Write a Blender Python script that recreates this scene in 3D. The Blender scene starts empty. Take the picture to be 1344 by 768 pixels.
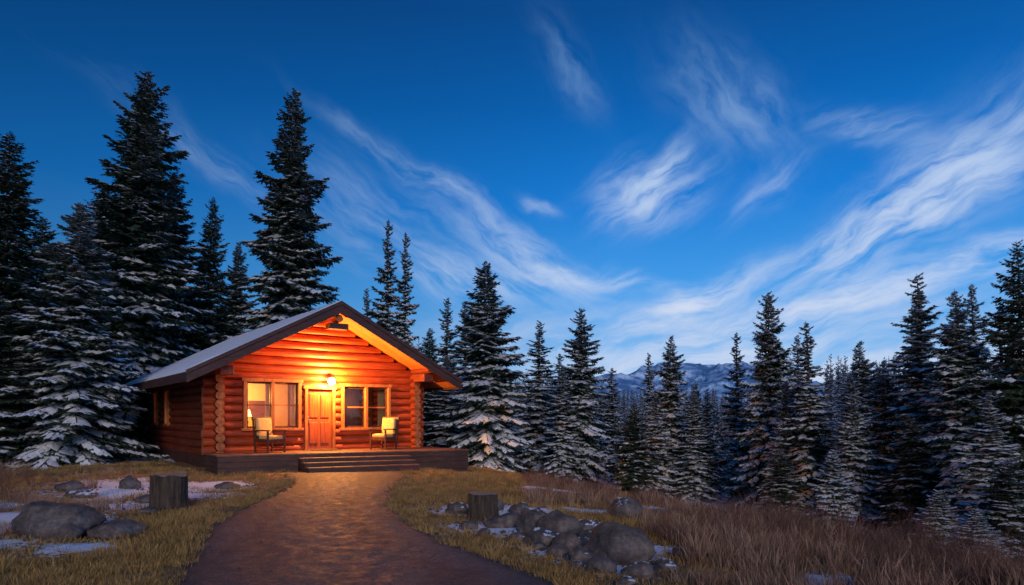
import bpy, bmesh, math, numpy as np, random
from mathutils import Vector, Matrix, noise as mnoise
R=math.radians
scene=bpy.context.scene
random.seed(4); 

# ------------------------------------------------------------------ helpers
def link(o,parent=None):
    scene.collection.objects.link(o)
    if parent is not None: o.parent=parent
    return o
def empty(name,loc=(0,0,0),rz=0):
    e=bpy.data.objects.new(name,None); e.location=loc; e.rotation_euler=(0,0,rz); e.empty_display_size=.3
    return link(e)
def mesh_obj(name,verts,faces,mats,parent=None,smooth=False,mi=None):
    me=bpy.data.meshes.new(name); me.from_pydata([tuple(v) for v in verts],[],faces)
    for m in (mats if isinstance(mats,(list,tuple)) else [mats]): me.materials.append(m)
    if mi is not None: me.polygons.foreach_set("material_index",mi)
    if smooth: me.polygons.foreach_set("use_smooth",[True]*len(me.polygons))
    me.update()
    return link(bpy.data.objects.new(name,me),parent)
def bevel(o,w=.01,s=2):
    b=o.modifiers.new("bev",'BEVEL'); b.width=w; b.segments=s; b.limit_method='ANGLE'; return o
def fixn(o):
    bm=bmesh.new(); bm.from_mesh(o.data); bmesh.ops.recalc_face_normals(bm,faces=bm.faces); bm.to_mesh(o.data); bm.free()
def box(name,a,b,mat,parent=None,bv=.008):
    x0,y0,z0=a;x1,y1,z1=b
    v=[(x0,y0,z0),(x1,y0,z0),(x1,y1,z0),(x0,y1,z0),(x0,y0,z1),(x1,y0,z1),(x1,y1,z1),(x0,y1,z1)]
    f=[(0,3,2,1),(4,5,6,7),(0,1,5,4),(1,2,6,5),(2,3,7,6),(3,0,4,7)]
    o=mesh_obj(name,v,f,mat,parent)
    if bv: bevel(o,bv)
    return o
def prism(name,pts,v0,v1,mat,parent=None,bv=0):
    n=len(pts)
    v=[(p[0],v0,p[1]) for p in pts]+[(p[0],v1,p[1]) for p in pts]
    f=[tuple(range(n)),tuple(range(2*n-1,n-1,-1))]+[(i,i+n,(i+1)%n+n,(i+1)%n) for i in range(n)]
    o=mesh_obj(name,v,f,mat,parent); fixn(o)
    if bv: bevel(o,bv)
    return o
class MB:
    def __init__(s): s.v=[];s.f=[];s.m=[]
    def add(s,v,f,m=0):
        b=len(s.v); s.v+=v; s.f+=[tuple(i+b for i in q) for q in f]; s.m+=[m]*len(f)
    def obj(s,name,mats,parent=None,smooth=False): return mesh_obj(name,s.v,s.f,mats,parent,smooth,s.m)
def log_geo(mb,axis,c0,c1,p,q,r,seed,m=0,endm=1):
    n=14; L=c1-c0; k=max(2,int(L/.5)+1); v=[];f=[]
    for i in range(k+1):
        t=i/k; c=c0+L*t
        rr=r*(1+.05*mnoise.noise((c*.8,seed*3.1,0)))
        if i in(0,k): rr*=.93
        dz=.008*mnoise.noise((c*.7,seed*7.7,4))
        for j in range(n):
            a=2*math.pi*j/n
            w=rr*(1+.03*mnoise.noise((math.cos(a)*1.5,math.sin(a)*1.5,seed*5+c)))
            A=w*math.cos(a); B=w*math.sin(a)+dz
            v.append((c,p+A,q+B) if axis=='x' else (p+A,c,q+B))
    for i in range(k):
        for j in range(n):
            a=i*n+j;b=i*n+(j+1)%n;c=b+n;d=a+n
            f.append((a,b,c,d) if axis=='y' else (a,d,c,b))
    mb.add(v,f,m)
    mb.add([v[j] for j in range(n)],[tuple(range(n))],endm)
    mb.add([v[k*n+j] for j in range(n)],[tuple(range(n))][::-1],endm)

# ------------------------------------------------------------------ materials
def new_mat(name):
    m=bpy.data.materials.new(name); m.use_nodes=True
    nt=m.node_tree; b=nt.nodes["Principled BSDF"]; return m,nt,b
def N(nt,t,**k):
    n=nt.nodes.new(t)
    for a,b in k.items(): setattr(n,a,b)
    return n
def ramp(nt,fac,stops,interp='LINEAR'):
    r=N(nt,'ShaderNodeValToRGB'); r.color_ramp.interpolation=interp
    e=r.color_ramp.elements
    while len(e)<len(stops): e.new(.5)
    for i,(p,c) in enumerate(stops):
        e[i].position=p; e[i].color=(c[0],c[1],c[2],1) if not isinstance(c,(int,float)) else (c,c,c,1)
    nt.links.new(fac,r.inputs[0]); return r.outputs[0]
def noise_tex(nt,scale,detail=6,rough=.6,vscale=(1,1,1),coord='Object',dist=0):
    tc=N(nt,'ShaderNodeTexCoord'); mp=N(nt,'ShaderNodeMapping'); mp.inputs['Scale'].default_value=vscale
    nt.links.new(tc.outputs[coord],mp.inputs[0])
    n=N(nt,'ShaderNodeTexNoise'); n.inputs['Scale'].default_value=scale; n.inputs['Detail'].default_value=detail
    n.inputs['Roughness'].default_value=rough; n.inputs['Distortion'].default_value=dist
    nt.links.new(mp.outputs[0],n.inputs['Vector']); return n.outputs['Fac']
def bump(nt,b,h,strength=.4,dist=.02):
    bp=N(nt,'ShaderNodeBump'); bp.inputs['Strength'].default_value=strength; bp.inputs['Distance'].default_value=dist
    nt.links.new(h,bp.inputs['Height']); nt.links.new(bp.outputs[0],b.inputs['Normal'])
def mixc(nt,fac,a,b,blend='MIX'):
    m=N(nt,'ShaderNodeMix',data_type='RGBA',blend_type=blend)
    for sock,val in ((m.inputs[0],fac),(m.inputs[6],a),(m.inputs[7],b)):
        if isinstance(val,(int,float)): sock.default_value=val
        elif isinstance(val,tuple): sock.default_value=(val[0],val[1],val[2],1)
        else: nt.links.new(val,sock)
    return m.outputs[2]
def simple(name,c1,c2,scale=4,vs=(1,1,1),rough=.8,bs=.3,bd=.01,detail=5,coord='Object',lo=.35,hi=.68):
    m,nt,b=new_mat(name); f=noise_tex(nt,scale,detail,.62,vs,coord)
    nt.links.new(ramp(nt,f,[(lo,c1),(hi,c2)]),b.inputs['Base Color']); b.inputs['Roughness'].default_value=rough
    if bs: bump(nt,b,f,bs,bd)
    return m
def wood(name,c1,c2,c3,vs,rough=.55,bs=.35):
    m,nt,b=new_mat(name)
    f=noise_tex(nt,3.2,6,.65,vs,dist=.4); g=noise_tex(nt,.9,3,.5)
    base=ramp(nt,f,[(.3,c1),(.5,c2),(.7,c3)])
    nt.links.new(mixc(nt,.6,base,ramp(nt,g,[(.35,(.55,.45,.45)),(.65,(1.15,1.1,1.1))]),'MULTIPLY'),b.inputs['Base Color'])
    b.inputs['Roughness'].default_value=rough; bump(nt,b,f,bs,.02); return m

M={}
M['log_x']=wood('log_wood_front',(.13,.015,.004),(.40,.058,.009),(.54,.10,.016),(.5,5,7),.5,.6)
M['log_y']=wood('log_wood_side_shaded',(.08,.014,.006),(.20,.035,.010),(.32,.06,.016),(5,.5,7),.5,.6)  # grain turned along y; shade of the side wall put into a darker colour
M['log_end']=simple('log_end',(.28,.07,.02),(.6,.2,.06),9,rough=.8)
M['soffit']=wood('soffit_pine',(.42,.12,.025),(.60,.20,.045),(.70,.27,.07),(.7,9,.7),.5,.2)
M['fascia']=wood('fascia_brown',(.04,.015,.012),(.075,.03,.022),(.11,.045,.034),(1,1,6),.6,.3)
M['frame']=wood('frame_pine',(.28,.08,.02),(.45,.15,.035),(.55,.2,.05),(4,4,.8),.5,.2)
M['sash']=wood('sash_wood',(.05,.018,.008),(.10,.035,.014),(.14,.05,.02),(4,4,.8),.5,.2)
M['door']=wood('door_wood',(.22,.035,.007),(.38,.08,.014),(.46,.115,.022),(6,6,.5),.4,.25)
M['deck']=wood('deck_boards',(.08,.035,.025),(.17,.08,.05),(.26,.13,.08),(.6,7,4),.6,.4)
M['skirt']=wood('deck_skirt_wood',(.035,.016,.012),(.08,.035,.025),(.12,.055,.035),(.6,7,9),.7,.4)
M['chair']=wood('chair_wood',(.05,.016,.007),(.10,.034,.013),(.15,.055,.02),(3,3,3),.5,.2)
M['cushion']=simple('cushion_cloth',(.58,.36,.12),(.74,.5,.2),14,rough=.95,bs=.25)
M['metal']=simple('iron',(.02,.02,.02),(.05,.045,.04),8,rough=.45,bs=.05)
M['brass']=simple('brass',(.5,.33,.1),(.6,.42,.16),8,rough=.3,bs=0); M['brass'].node_tree.nodes['Principled BSDF'].inputs['Metallic'].default_value=1
M['roofing']=simple('roofing',(.03,.03,.035),(.06,.055,.055),12)
M['plaster']=simple('plaster',(.5,.34,.18),(.6,.42,.24),2,rough=.9,bs=.1)
M['panel']=wood('dark_panelling',(.05,.02,.01),(.1,.04,.018),(.15,.06,.025),(5,5,.6),.6,.2)
M['curtain']=simple('curtain_cloth',(.5,.3,.12),(.66,.42,.2),6,vs=(5,5,.5),rough=.9)
m,nt,b=new_mat('snow'); f=noise_tex(nt,7,5,.6)
nt.links.new(ramp(nt,f,[(.3,(.74,.79,.86)),(.7,(.88,.9,.93))]),b.inputs['Base Color']); b.inputs['Roughness'].default_value=.7; bump(nt,b,f,.4,.03); M['snow']=m
m,nt,b=new_mat('branch_snow'); b.inputs['Base Color'].default_value=(.86,.88,.92,1); b.inputs['Roughness'].default_value=.8; M['bsnow']=m
def needles(name,c1,c2):
    m,nt,b=new_mat(name); f=noise_tex(nt,1.3,3,.7)
    oi=N(nt,'ShaderNodeObjectInfo')
    col=ramp(nt,f,[(.35,c1),(.68,c2)])
    nt.links.new(mixc(nt,oi.outputs['Random'],col,mixc(nt,1.0,col,(.6,.8,.85),'MULTIPLY')),b.inputs['Base Color'])
    b.inputs['Roughness'].default_value=.7; return m
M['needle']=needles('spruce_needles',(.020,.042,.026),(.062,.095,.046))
M['needle_far']=needles('hazy_needles',(.040,.075,.088),(.11,.17,.20))  # aerial haze painted into the needle colour of the far trees
M['bark']=simple('bark',(.03,.02,.015),(.11,.075,.05),6,vs=(3,3,.6),rough=.95,bs=.8,bd=.03)
def emit(name,c,s):
    m,nt,b=new_mat(name); b.inputs['Base Color'].default_value=(*c,1); b.inputs['Emission Color'].default_value=(*c,1); b.inputs['Emission Strength'].default_value=s; return m
M['bulb']=emit('lamp_glow',(1,.66,.28),70)
M['shade']=emit('lampshade',(1,.5,.14),6)
m,nt,b=new_mat('window_glass'); nt.nodes.remove(b)
t=N(nt,'ShaderNodeBsdfTransparent'); g=N(nt,'ShaderNodeBsdfGlossy'); g.inputs['Roughness'].default_value=.03
t.inputs[0].default_value=(.9,.92,.9,1); mx=N(nt,'ShaderNodeMixShader'); fr=N(nt,'ShaderNodeFresnel'); fr.inputs[0].default_value=1.7
nt.links.new(fr.outputs[0],mx.inputs[0]); nt.links.new(t.outputs[0],mx.inputs[1]); nt.links.new(g.outputs[0],mx.inputs[2])
nt.links.new(mx.outputs[0],nt.nodes['Material Output'].inputs[0]); M['glass']=m

# ------------------------------------------------------------------ terrain
def sp(t): return np.logaddexp(0,t)
DY=np.array([-12,-4,0,5,6.9,8.0,9.07,10.65,12.9,14.6,16.4,18.4,20.6])
DL=np.array([-1.0,-1.4,-1.9,-2.9,-3.4,-3.8,-4.2,-4.7,-5.05,-5.15,-5.3,-5.9,-7.0])
DR=np.array([3.9,3.2,2.6,1.25,.50,-.15,-.80,-1.6,-2.3,-2.65,-2.85,-3.0,-3.2])
def xedge(y): return 8.36-.437*np.clip(y,-20,30)
def H(x,y):
    x=np.asarray(x,float);y=np.asarray(y,float)
    s=sp((x-xedge(y))/1.5)*1.5
    h=-9*(1-np.exp(-s*.17/9))
    h=h+8*np.exp(-((x-62)**2+(y-88)**2)/2/26**2)
    b=.05*np.sin(x*1.3+.7*np.sin(y*.9))*np.cos(y*1.1+.5*np.sin(x*.7))+.025*np.sin(x*3.1+y*1.7)*np.sin(y*2.9-x)
    l=np.interp(y,DY,DL);r=np.interp(y,DY,DR)
    dd=np.maximum(l-x,x-r)
    w=np.clip((dd-.5)/1.2,0,1); w=np.where(y>21.5,np.clip((np.hypot(x+5,y-20)-3)/2,0,1),w)
    return h+b*w
def axis(a,b,step,lo,hi):
    c=list(np.arange(a,b+1e-6,step)); s=step
    t=b
    while t<hi: s*=1.18; t+=s; c.append(t)
    s=step;t=a
    while t>lo: s*=1.18; t-=s; c.insert(0,t)
    return np.array(c)
xs=axis(-22,20,.2,-7000,7000); ys=axis(2,34,.2,-3000,7000)
XX,YY=np.meshgrid(xs,ys); ZZ=H(XX,YY)
nx,ny=len(xs),len(ys)
V=np.stack([XX,YY,ZZ],-1).reshape(-1,3)
ii=np.arange((nx)*(ny)).reshape(ny,nx)
F=np.stack([ii[:-1,:-1],ii[:-1,1:],ii[1:,1:],ii[1:,:-1]],-1).reshape(-1,4)
def np_mesh(name,V,F,mats,mi=None,smooth=False):
    me=bpy.data.meshes.new(name); k=F.shape[1]
    me.vertices.add(len(V)); me.vertices.foreach_set("co",V.astype(np.float32).ravel())
    me.loops.add(F.size); me.loops.foreach_set("vertex_index",F.astype(np.int32).ravel())
    me.polygons.add(len(F)); me.polygons.foreach_set("loop_start",np.arange(0,F.size,k,dtype=np.int32))
    for m in mats: me.materials.append(m)
    if mi is not None: me.polygons.foreach_set("material_index",mi.astype(np.int32))
    if smooth: me.polygons.foreach_set("use_smooth",np.ones(len(F),bool))
    me.update(calc_edges=True); return me
SNOWP=[(-8.8,15.8,2.0),(-7.4,16.8,1.3),(-10.2,17.5,1.6),(-8.2,9.9,1.1),(-8.2,11.4,1.3),(-6.9,14.6,1.1),(-7.6,13.0,1.0),(.1,12.6,1.0),(-.9,12.6,.8),(.9,9.6,1.0),(.2,10.2,.9),(-.4,10.6,.8),
       (1.2,8.0,.7),(1.7,8.9,.6),(3.0,14.6,.9),(4.6,15.2,1.0),(6.2,16.0,1.8),(8,17,1.8),(8.5,22,2.8),(3.4,7.2,.5),(4.4,6.9,.6),(-7.5,8.0,.8),(-6.9,8.9,.7),(-15,27,2.4),(1.0,17.5,1.0),(.7,8.9,.7),(-5.6,8.8,.6),(1.5,13.2,.7),(-7.0,11.2,.6),(-10,12.8,.9)]
sm=np.zeros_like(XX)
for (a,b_,r) in SNOWP: sm=np.maximum(sm,np.exp(-((XX-a)**2+(YY-b_)**2)/(r*r)))
sm=np.maximum(sm,.75*np.clip((XX-xedge(YY)-4)/5,0,1))
m,nt,b=new_mat('meadow_ground')
f1=noise_tex(nt,.55,5,.65); f2=noise_tex(nt,14,6,.7); f3=noise_tex(nt,3.5,6,.7)
c=ramp(nt,f1,[(.35,(.15,.09,.045)),(.52,(.28,.17,.062)),(.68,(.38,.235,.085))])
c=mixc(nt,.75,c,ramp(nt,f2,[(.3,(.3,.27,.25)),(.6,(1.1,1.05,1.0))]),'MULTIPLY')
at=N(nt,'ShaderNodeAttribute'); at.attribute_name='snowmask'
ad=N(nt,'ShaderNodeMath',operation='ADD'); nt.links.new(at.outputs['Fac'],ad.inputs[0])
mm=N(nt,'ShaderNodeMath',operation='MULTIPLY'); nt.links.new(f3,mm.inputs[0]); mm.inputs[1].default_value=1.5
m2=N(nt,'ShaderNodeMath',operation='MULTIPLY_ADD'); nt.links.new(f2,m2.inputs[0]); m2.inputs[1].default_value=1.2; nt.links.new(mm.outputs[0],m2.inputs[2])
nt.links.new(m2.outputs[0],ad.inputs[1])
mr=N(nt,'ShaderNodeMapRange'); nt.links.new(ad.outputs[0],mr.inputs[0]); mr.inputs[1].default_value=1.84; mr.inputs[2].default_value=1.94
nt.links.new(mixc(nt,mr.outputs[0],c,(.84,.87,.92)),b.inputs['Base Color']); b.inputs['Roughness'].default_value=.95
bump(nt,b,f2,.7,.05); M['ground']=m
me=np_mesh('ground',V,F,[m],smooth=True)
at=me.attributes.new('snowmask','FLOAT','POINT'); at.data.foreach_set('value',sm.astype(np.float32).ravel())
link(bpy.data.objects.new('ground',me))

# driveway
m,nt,b=new_mat('gravel_asphalt')
f1=noise_tex(nt,.9,4,.6,(1.2,.35,1)); f2=noise_tex(nt,38,5,.85); f3=noise_tex(nt,5,5,.7)
tc=N(nt,'ShaderNodeTexCoord'); vo=N(nt,'ShaderNodeTexVoronoi'); vo.inputs['Scale'].default_value=26; nt.links.new(tc.outputs['Object'],vo.inputs[0])
c=ramp(nt,f1,[(.35,(.038,.036,.040)),(.55,(.072,.068,.073)),(.7,(.105,.098,.100))])
c=mixc(nt,.9,c,ramp(nt,f2,[(.3,(.35,.35,.35)),(.52,(1,1,1)),(.72,(2.1,2.1,2.1))]),'MULTIPLY')
c=mixc(nt,.55,c,ramp(nt,f3,[(.35,(.45,.45,.45)),(.65,(1.35,1.35,1.35))]),'MULTIPLY')
vc=N(nt,'ShaderNodeSeparateColor'); nt.links.new(vo.outputs['Color'],vc.inputs[0])
c=mixc(nt,.5,c,ramp(nt,vc.outputs[0],[(.1,(.6,.6,.6)),(.8,(1.1,1.1,1.1)),(.97,(2.4,2.3,2.2))]),'MULTIPLY')
at=N(nt,'ShaderNodeAttribute'); at.attribute_name='track'
c=mixc(nt,at.outputs['Fac'],c,mixc(nt,1.0,c,(.42,.42,.45),'MULTIPLY'))
nt.links.new(c,b.inputs['Base Color']); nt.links.new(ramp(nt,f3,[(.3,.5),(.7,.85)]),b.inputs['Roughness'])
ad=N(nt,'ShaderNodeMath',operation='MULTIPLY_ADD'); nt.links.new(f3,ad.inputs[0]); ad.inputs[1].default_value=1.2; nt.links.new(f2,ad.inputs[2])
ad2=N(nt,'ShaderNodeMath',operation='MULTIPLY_ADD'); nt.links.new(vo.outputs['Distance'],ad2.inputs[0]); ad2.inputs[1].default_value=-.4; nt.links.new(ad.outputs[0],ad2.inputs[2])
bump(nt,b,ad2.outputs[0],.8,.022); M['drive']=m
yy=np.arange(-12,20.6,.1); l=np.interp(yy,DY,DL); r=np.interp(yy,DY,DR)
ker=np.ones(13)/13
l2=np.convolve(np.pad(l,6,'edge'),ker,'valid'); r2=np.convolve(np.pad(r,6,'edge'),ker,'valid')
v=[];f=[];nc=31;tr=[]
for i,y in enumerate(yy):
    a=l2[i]+.10*mnoise.noise((y*1.7,0,0))+.10*mnoise.noise((y*6,3,0)); c_=r2[i]+.10*mnoise.noise((y*1.7,9,0))+.10*mnoise.noise((y*6,13,0))
    for j in range(nc):
        t=j/(nc-1); xx_=a+(c_-a)*t
        trk=max(math.exp(-((t-.24)/.07)**2),math.exp(-((t-.74)/.07)**2)); eg=max(0,1-min(t,1-t)/.07)
        z=.004+.03*(1-(2*t-1)**4)-.012*trk
        v.append((xx_,y,z)); tr.append(min(1,.8*trk*(.6+.8*mnoise.noise((xx_*.8,y*.5,5))+.2)+1.0*eg))
for i in range(len(yy)-1):
    for j in range(nc-1):
        q=i*nc+j; f.append((q,q+1,q+nc+1,q+nc))
o=mesh_obj('driveway',v,f,m,smooth=True)
at=o.data.attributes.new('track','FLOAT','POINT'); at.data.foreach_set('value',np.array(tr,np.float32))

# ------------------------------------------------------------------ cabin
TH=R(37); CO=(-9.48,20,0)
cab=empty('log_cabin',CO,TH)
W=9.4; C=W/2; EZ=3.04; RZ=5.5; SL=(RZ-EZ)/C; LEN=13.0
VF=1.5; UL=1.15; UR=8.22; FL=.55
WL=(1.93,3.84,1.32,2.86); DO=(3.97,5.05,.55,2.66); WR=(5.3,7.22,1.30,2.78)
row=.27; rad=.152
front=MB(); k=0; z=.62
while z<RZ-.35:
    lim=(z+.03-(EZ-.21))/SL
    if z<2.95: a,c=UL-.42,UR+.42
    else: a,c=max(UL-.05,lim),min(UR+.05,W-lim)
    a+=random.uniform(-.03,.03) if z<2.95 else 0; c+=random.uniform(-.03,.03) if z<2.95 else 0
    if c-a>.3:
        segs=[(a,c)]
        for (o0,o1,z0,z1) in (WL,DO,WR):
            if z+.02>z0-.04 and z-.02<z1+.04:
                ns=[]
                for s0,s1 in segs:
                    if o0>s0 and o1<s1: ns+=[(s0,o0-.02),(o1+.02,s1)]
                    else: ns.append((s0,s1))
                segs=ns
        for s0,s1 in segs: log_geo(front,'x',s0,s1,VF,z,rad,k+s0); 
    z+=row;k+=1
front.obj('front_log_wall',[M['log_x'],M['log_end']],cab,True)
SW=[(8.5,9.2),(10.9,11.6)]
for nm,u in (('left_log_wall',UL),('right_log_wall',UR)):
    mb=MB(); z=.62+row/2-row; k=50
    while z<3.36:
        segs=[(VF-.42+random.uniform(-.04,.04),LEN-.35)]
        if nm=='left_log_wall' and 1.4<z<2.75:
            for a,c in SW:
                s0,s1=segs[-1]; segs=segs[:-1]+[(s0,a-.02),(c+.02,s1)]
        for s0,s1 in segs: log_geo(mb,'y',s0,s1,u,z,rad,k+s0)
        z+=row;k+=1
    log_geo(mb,'y',.12,LEN-.1,u,3.42,.13,99,)
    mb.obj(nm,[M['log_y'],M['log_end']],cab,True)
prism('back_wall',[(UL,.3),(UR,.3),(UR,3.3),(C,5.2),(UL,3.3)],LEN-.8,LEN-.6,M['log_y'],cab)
box('footing',(UL-.1,VF-.08,-.3),(UR+.1,LEN-.6,.49),M['fascia'],cab,.01)
for side in (0,1):
    def P(u,z): return (u,z) if side==0 else (W-u,z)
    sfx='left' if side==0 else 'right'
    prism('roof_deck_'+sfx,[P(0,EZ),P(C,RZ),P(C,RZ-.16),P(0,EZ-.16)],.0,LEN,M['roofing'],cab)
    prism('gable_fascia_'+sfx,[P(-.06,EZ+.0),P(C,RZ+.03),P(C,RZ-.34),P(-.06,EZ-.34)],-.055,-.003,M['fascia'],cab,.006)
    prism('gable_trim_'+sfx,[P(-.08,EZ+.03),P(C,RZ+.07),P(C,RZ-.06),P(-.08,EZ-.09)],-.10,-.058,M['fascia'],cab,.006)
    a=-.045 if side==0 else W+.003; c=-.003 if side==0 else W+.045
    box('eave_fascia_'+sfx,(a,.0,EZ-.30),(c,LEN,EZ-.01),M['fascia'],cab,.005)
    v0=.02;i=0
    while v0<LEN-.2:
        wv=.14 if v0<1.7 else 1.2
        t0=-.185-random.uniform(0,.006)
        prism('soffit_board_%s_%d'%(sfx,i),[P(.02,EZ+t0),P(C-.01,RZ+t0),P(C-.01,RZ+t0-.03),P(.02,EZ+t0-.03)],v0,v0+wv,M['soffit'],cab,.004)
        v0+=wv+.008;i+=1
    nu,nv=40,90;v=[];f=[]
    for i in range(nv+1):
        for j in range(nu+1):
            t=j/nu; u=-.02+(C+.02)*t; vv=-.05+(LEN+.05)*i/nv
            th=.07+.04*mnoise.noise((u*.8,vv*.8,side*9))+.02*mnoise.noise((u*4,vv*4,side))
            e=min(1,(t*nu)/1.0,(nv-i)/1.0,i/1.0) 
            if j==nu: e=max(e,1) if 0<i<nv else 0
            p=P(u,EZ+SL*u+.006+th*e+(.01 if e>0 else 0)); v.append((p[0],vv,p[1]))
    for i in range(nv):
        for j in range(nu):
            q=i*(nu+1)+j; f.append((q,q+1,q+nu+2,q+nu+1) if side==0 else (q,q+nu+1,q+nu+2,q+1))
    mesh_obj('roof_snow_'+sfx,v,f,M['snow'],cab,True)
mb=MB(); log_geo(mb,'y',.10,VF+.5,C,RZ-.5,.14,7); mb.obj('ridge_beam',[M['log_y'],M['log_end']],cab,True)
box('ridge_block',(C-.34,.12,RZ-.86),(C+.34,.5,RZ-.66),M['fascia'],cab,.02)
for u in (UL,UR):
    box('eave_bracket',(u-.2,.25,3.0),(u+.2,VF-.45,3.28),M['log_y'],cab,.02)
def window(name,u0,u1,z0,z1,nsash=2,rows=1,v=VF):
    y=v-.19
    t=.10
    for nm,a,c in (('frame_l',(u0,y,z0),(u0+t,v+.15,z1)),('frame_r',(u1-t,y,z0),(u1,v+.15,z1)),
                   ('frame_t',(u0-.05,y-.01,z1+.001),(u1+.05,v+.15,z1+.11)),('frame_b',(u0-.07,y-.05,z0-.09),(u1+.07,v+.15,z0-.001))):
        box(name+'_'+nm,a,c,M['frame'],cab,.008)
    box(name+'_mullion',((u0+u1)/2-.05,y+.01,z0+.001),((u0+u1)/2+.05,v-.062,z1-.001),M['frame'],cab,.006)
    w=(u1-u0-2*t)/nsash
    for i in range(nsash):
        a=u0+t+w*i+.002; c=a+w-.004; ys=v-.06; s=.065
        box(name+'_stile',(a,ys,z0+.002),(a+s,ys+.05,z1-.002),M['sash'],cab,.005)
        box(name+'_stile',(c-s,ys,z0+.002),(c,ys+.05,z1-.002),M['sash'],cab,.005)
        box(name+'_rail',(a+s+.001,ys+.002,z0+.002),(c-s-.001,ys+.048,z0+s),M['sash'],cab,.005)
        box(name+'_rail',(a+s+.001,ys+.002,z1-s),(c-s-.001,ys+.048,z1-.002),M['sash'],cab,.005)
        for r_ in range(1,rows+1):
            zz=z0+(z1-z0)*(r_/(rows+1)); box(name+'_muntin',(a+s+.001,ys-.012,zz-.025),(c-s-.001,ys+.04,zz+.025),M['frame'],cab,.004)
        mesh_obj(name+'_pane',[(a+s,ys+.025,z0+s),(c-s,ys+.025,z0+s),(c-s,ys+.025,z1-s),(a+s,ys+.025,z1-s)],[(0,1,2,3)],M['glass'],cab)
window('left_window',*WL,rows=1); window('right_window',*WR,rows=1)
cm=emit('lit_blind',(1,.40,.07),1.5)
for i,(a,c) in enumerate(SW):
    u=UL-.17
    box('side_window_frame',(u,a,1.42),(UL+.14,a+.08,2.72),M['frame'],cab,.006); box('side_window_frame',(u,c-.08,1.42),(UL+.14,c,2.72),M['frame'],cab,.006)
    box('side_window_head',(u-.01,a-.04,2.722),(UL+.14,c+.04,2.82),M['frame'],cab,.006); box('side_window_sill',(u-.03,a-.04,1.33),(UL+.14,c+.04,1.418),M['frame'],cab,.006)
    box('side_window_bar',(UL-.12,a+.082,2.04),(UL-.08,c-.082,2.08),M['sash'],cab,.004)
    mesh_obj('side_window_pane',[(UL-.1,a+.08,1.42),(UL-.1,c-.08,1.42),(UL-.1,c-.08,2.72),(UL-.1,a+.08,2.72)],[(0,1,2,3)],M['glass'],cab)
    v=[];f=[]
    for i2 in range(31):
        yv=a+(c-a)*i2/30; d=.02*math.sin(i2*1.3); v+=[(UL-.06+d,yv,1.40),(UL-.06+d,yv,2.72)]
        if i2: q=2*i2; f.append((q-2,q,q+1,q-1))
    mesh_obj('side_window_blind',v,f,cm,cab,True)
u0,u1,z0,z1=DO; y=VF-.2
box('door_jamb_l',(u0-.005,y,z0),(u0+.09,VF+.15,z1),M['frame'],cab); box('door_jamb_r',(u1-.09,y,z0),(u1+.005,VF+.15,z1),M['frame'],cab)
box('door_head',(u0-.06,y-.01,z1+.001),(u1+.06,VF+.15,z1+.12),M['frame'],cab)
box('door_leaf',(u0+.092,VF-.06,z0+.02),(u1-.092,VF-.01,z1-.003),M['door'],cab)
dw=u1-u0-.184; a0=u0+.092
for i in range(2):
    a=a0+.10+i*(dw-.1)/2; c=a+(dw-.1)/2-.09
    box('door_panel_low',(a,VF-.085,z0+.22),(c,VF-.062,z0+.95),M['door'],cab,.012)
    box('door_panel_up',(a,VF-.085,z0+1.12),(c,VF-.062,z1-.16),M['door'],cab,.012)
box('door_lock_plate',(a0+.035,VF-.08,z0+.92),(a0+.085,VF-.062,z0+1.15),M['brass'],cab,.004)
box('door_handle',(a0+.045,VF-.13,z0+1.02),(a0+.16,VF-.105,z0+1.05),M['brass'],cab,.008)
box('threshold',(u0-.05,VF-.3,FL+.004),(u1+.05,VF-.062,FL+.03),M['deck'],cab,.006)
box('door_mat',(u0+.08,VF-.95,FL+.004),(u1-.08,VF-.4,FL+.022),M['sash'],cab,.004)
lu,lz=4.86,2.96
box('lantern_backplate',(lu-.06,VF-.19,lz-.1),(lu+.06,VF-.155,lz+.14),M['metal'],cab,.01)
box('lantern_arm',(lu-.015,VF-.32,lz+.13),(lu+.015,VF-.19,lz+.15),M['metal'],cab,.004)
prism('lantern_cap',[(lu-.05,lz+.09),(lu+.05,lz+.09),(lu+.02,lz+.12),(lu-.02,lz+.12)],VF-.37,VF-.27,M['metal'],cab)
bpy.ops.mesh.primitive_uv_sphere_add(segments=24,ring_count=14,radius=.125); bo=bpy.context.object; bo.name='lantern_globe'; bo.parent=cab; bo.location=(lu,VF-.335,lz-.03); bo.data.materials.append(M['bulb']); bo.data.polygons.foreach_set('use_smooth',[True]*len(bo.data.polygons))
def plight(name,loc,e,c,rad_=.06,parent=cab):
    L=bpy.data.lights.new(name,'POINT'); L.energy=e; L.color=c; L.shadow_soft_size=rad_; o=bpy.data.objects.new(name,L); o.location=loc; return link(o,parent)
plight('lantern_light',(lu,VF-.56,lz-.04),1200,(1,.42,.09),.05)
box('room_floor',(UL+.17,VF+.17,FL-.05),(UR-.17,LEN-.9,FL),M['deck'],cab,0)
box('room_ceiling',(UL+.17,VF+.17,3.1),(UR-.17,LEN-.9,3.14),M['plaster'],cab,0)
box('room_back',(UL+.17,4.6,FL+.001),(4.49,4.7,3.099),M['plaster'],cab,0); box('room_back_right',(4.59,4.6,FL+.001),(UR-.17,4.7,3.099),M['panel'],cab,0)
box('room_partition',(4.5,VF+.8,FL+.001),(4.58,4.71,3.099),M['panel'],cab,0)
plight('room_light',(2.5,3.3,2.4),420,(1,.40,.09),.12); plight('room_light_b',(6.9,3.9,2.3),30,(1,.40,.10),.12)
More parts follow.
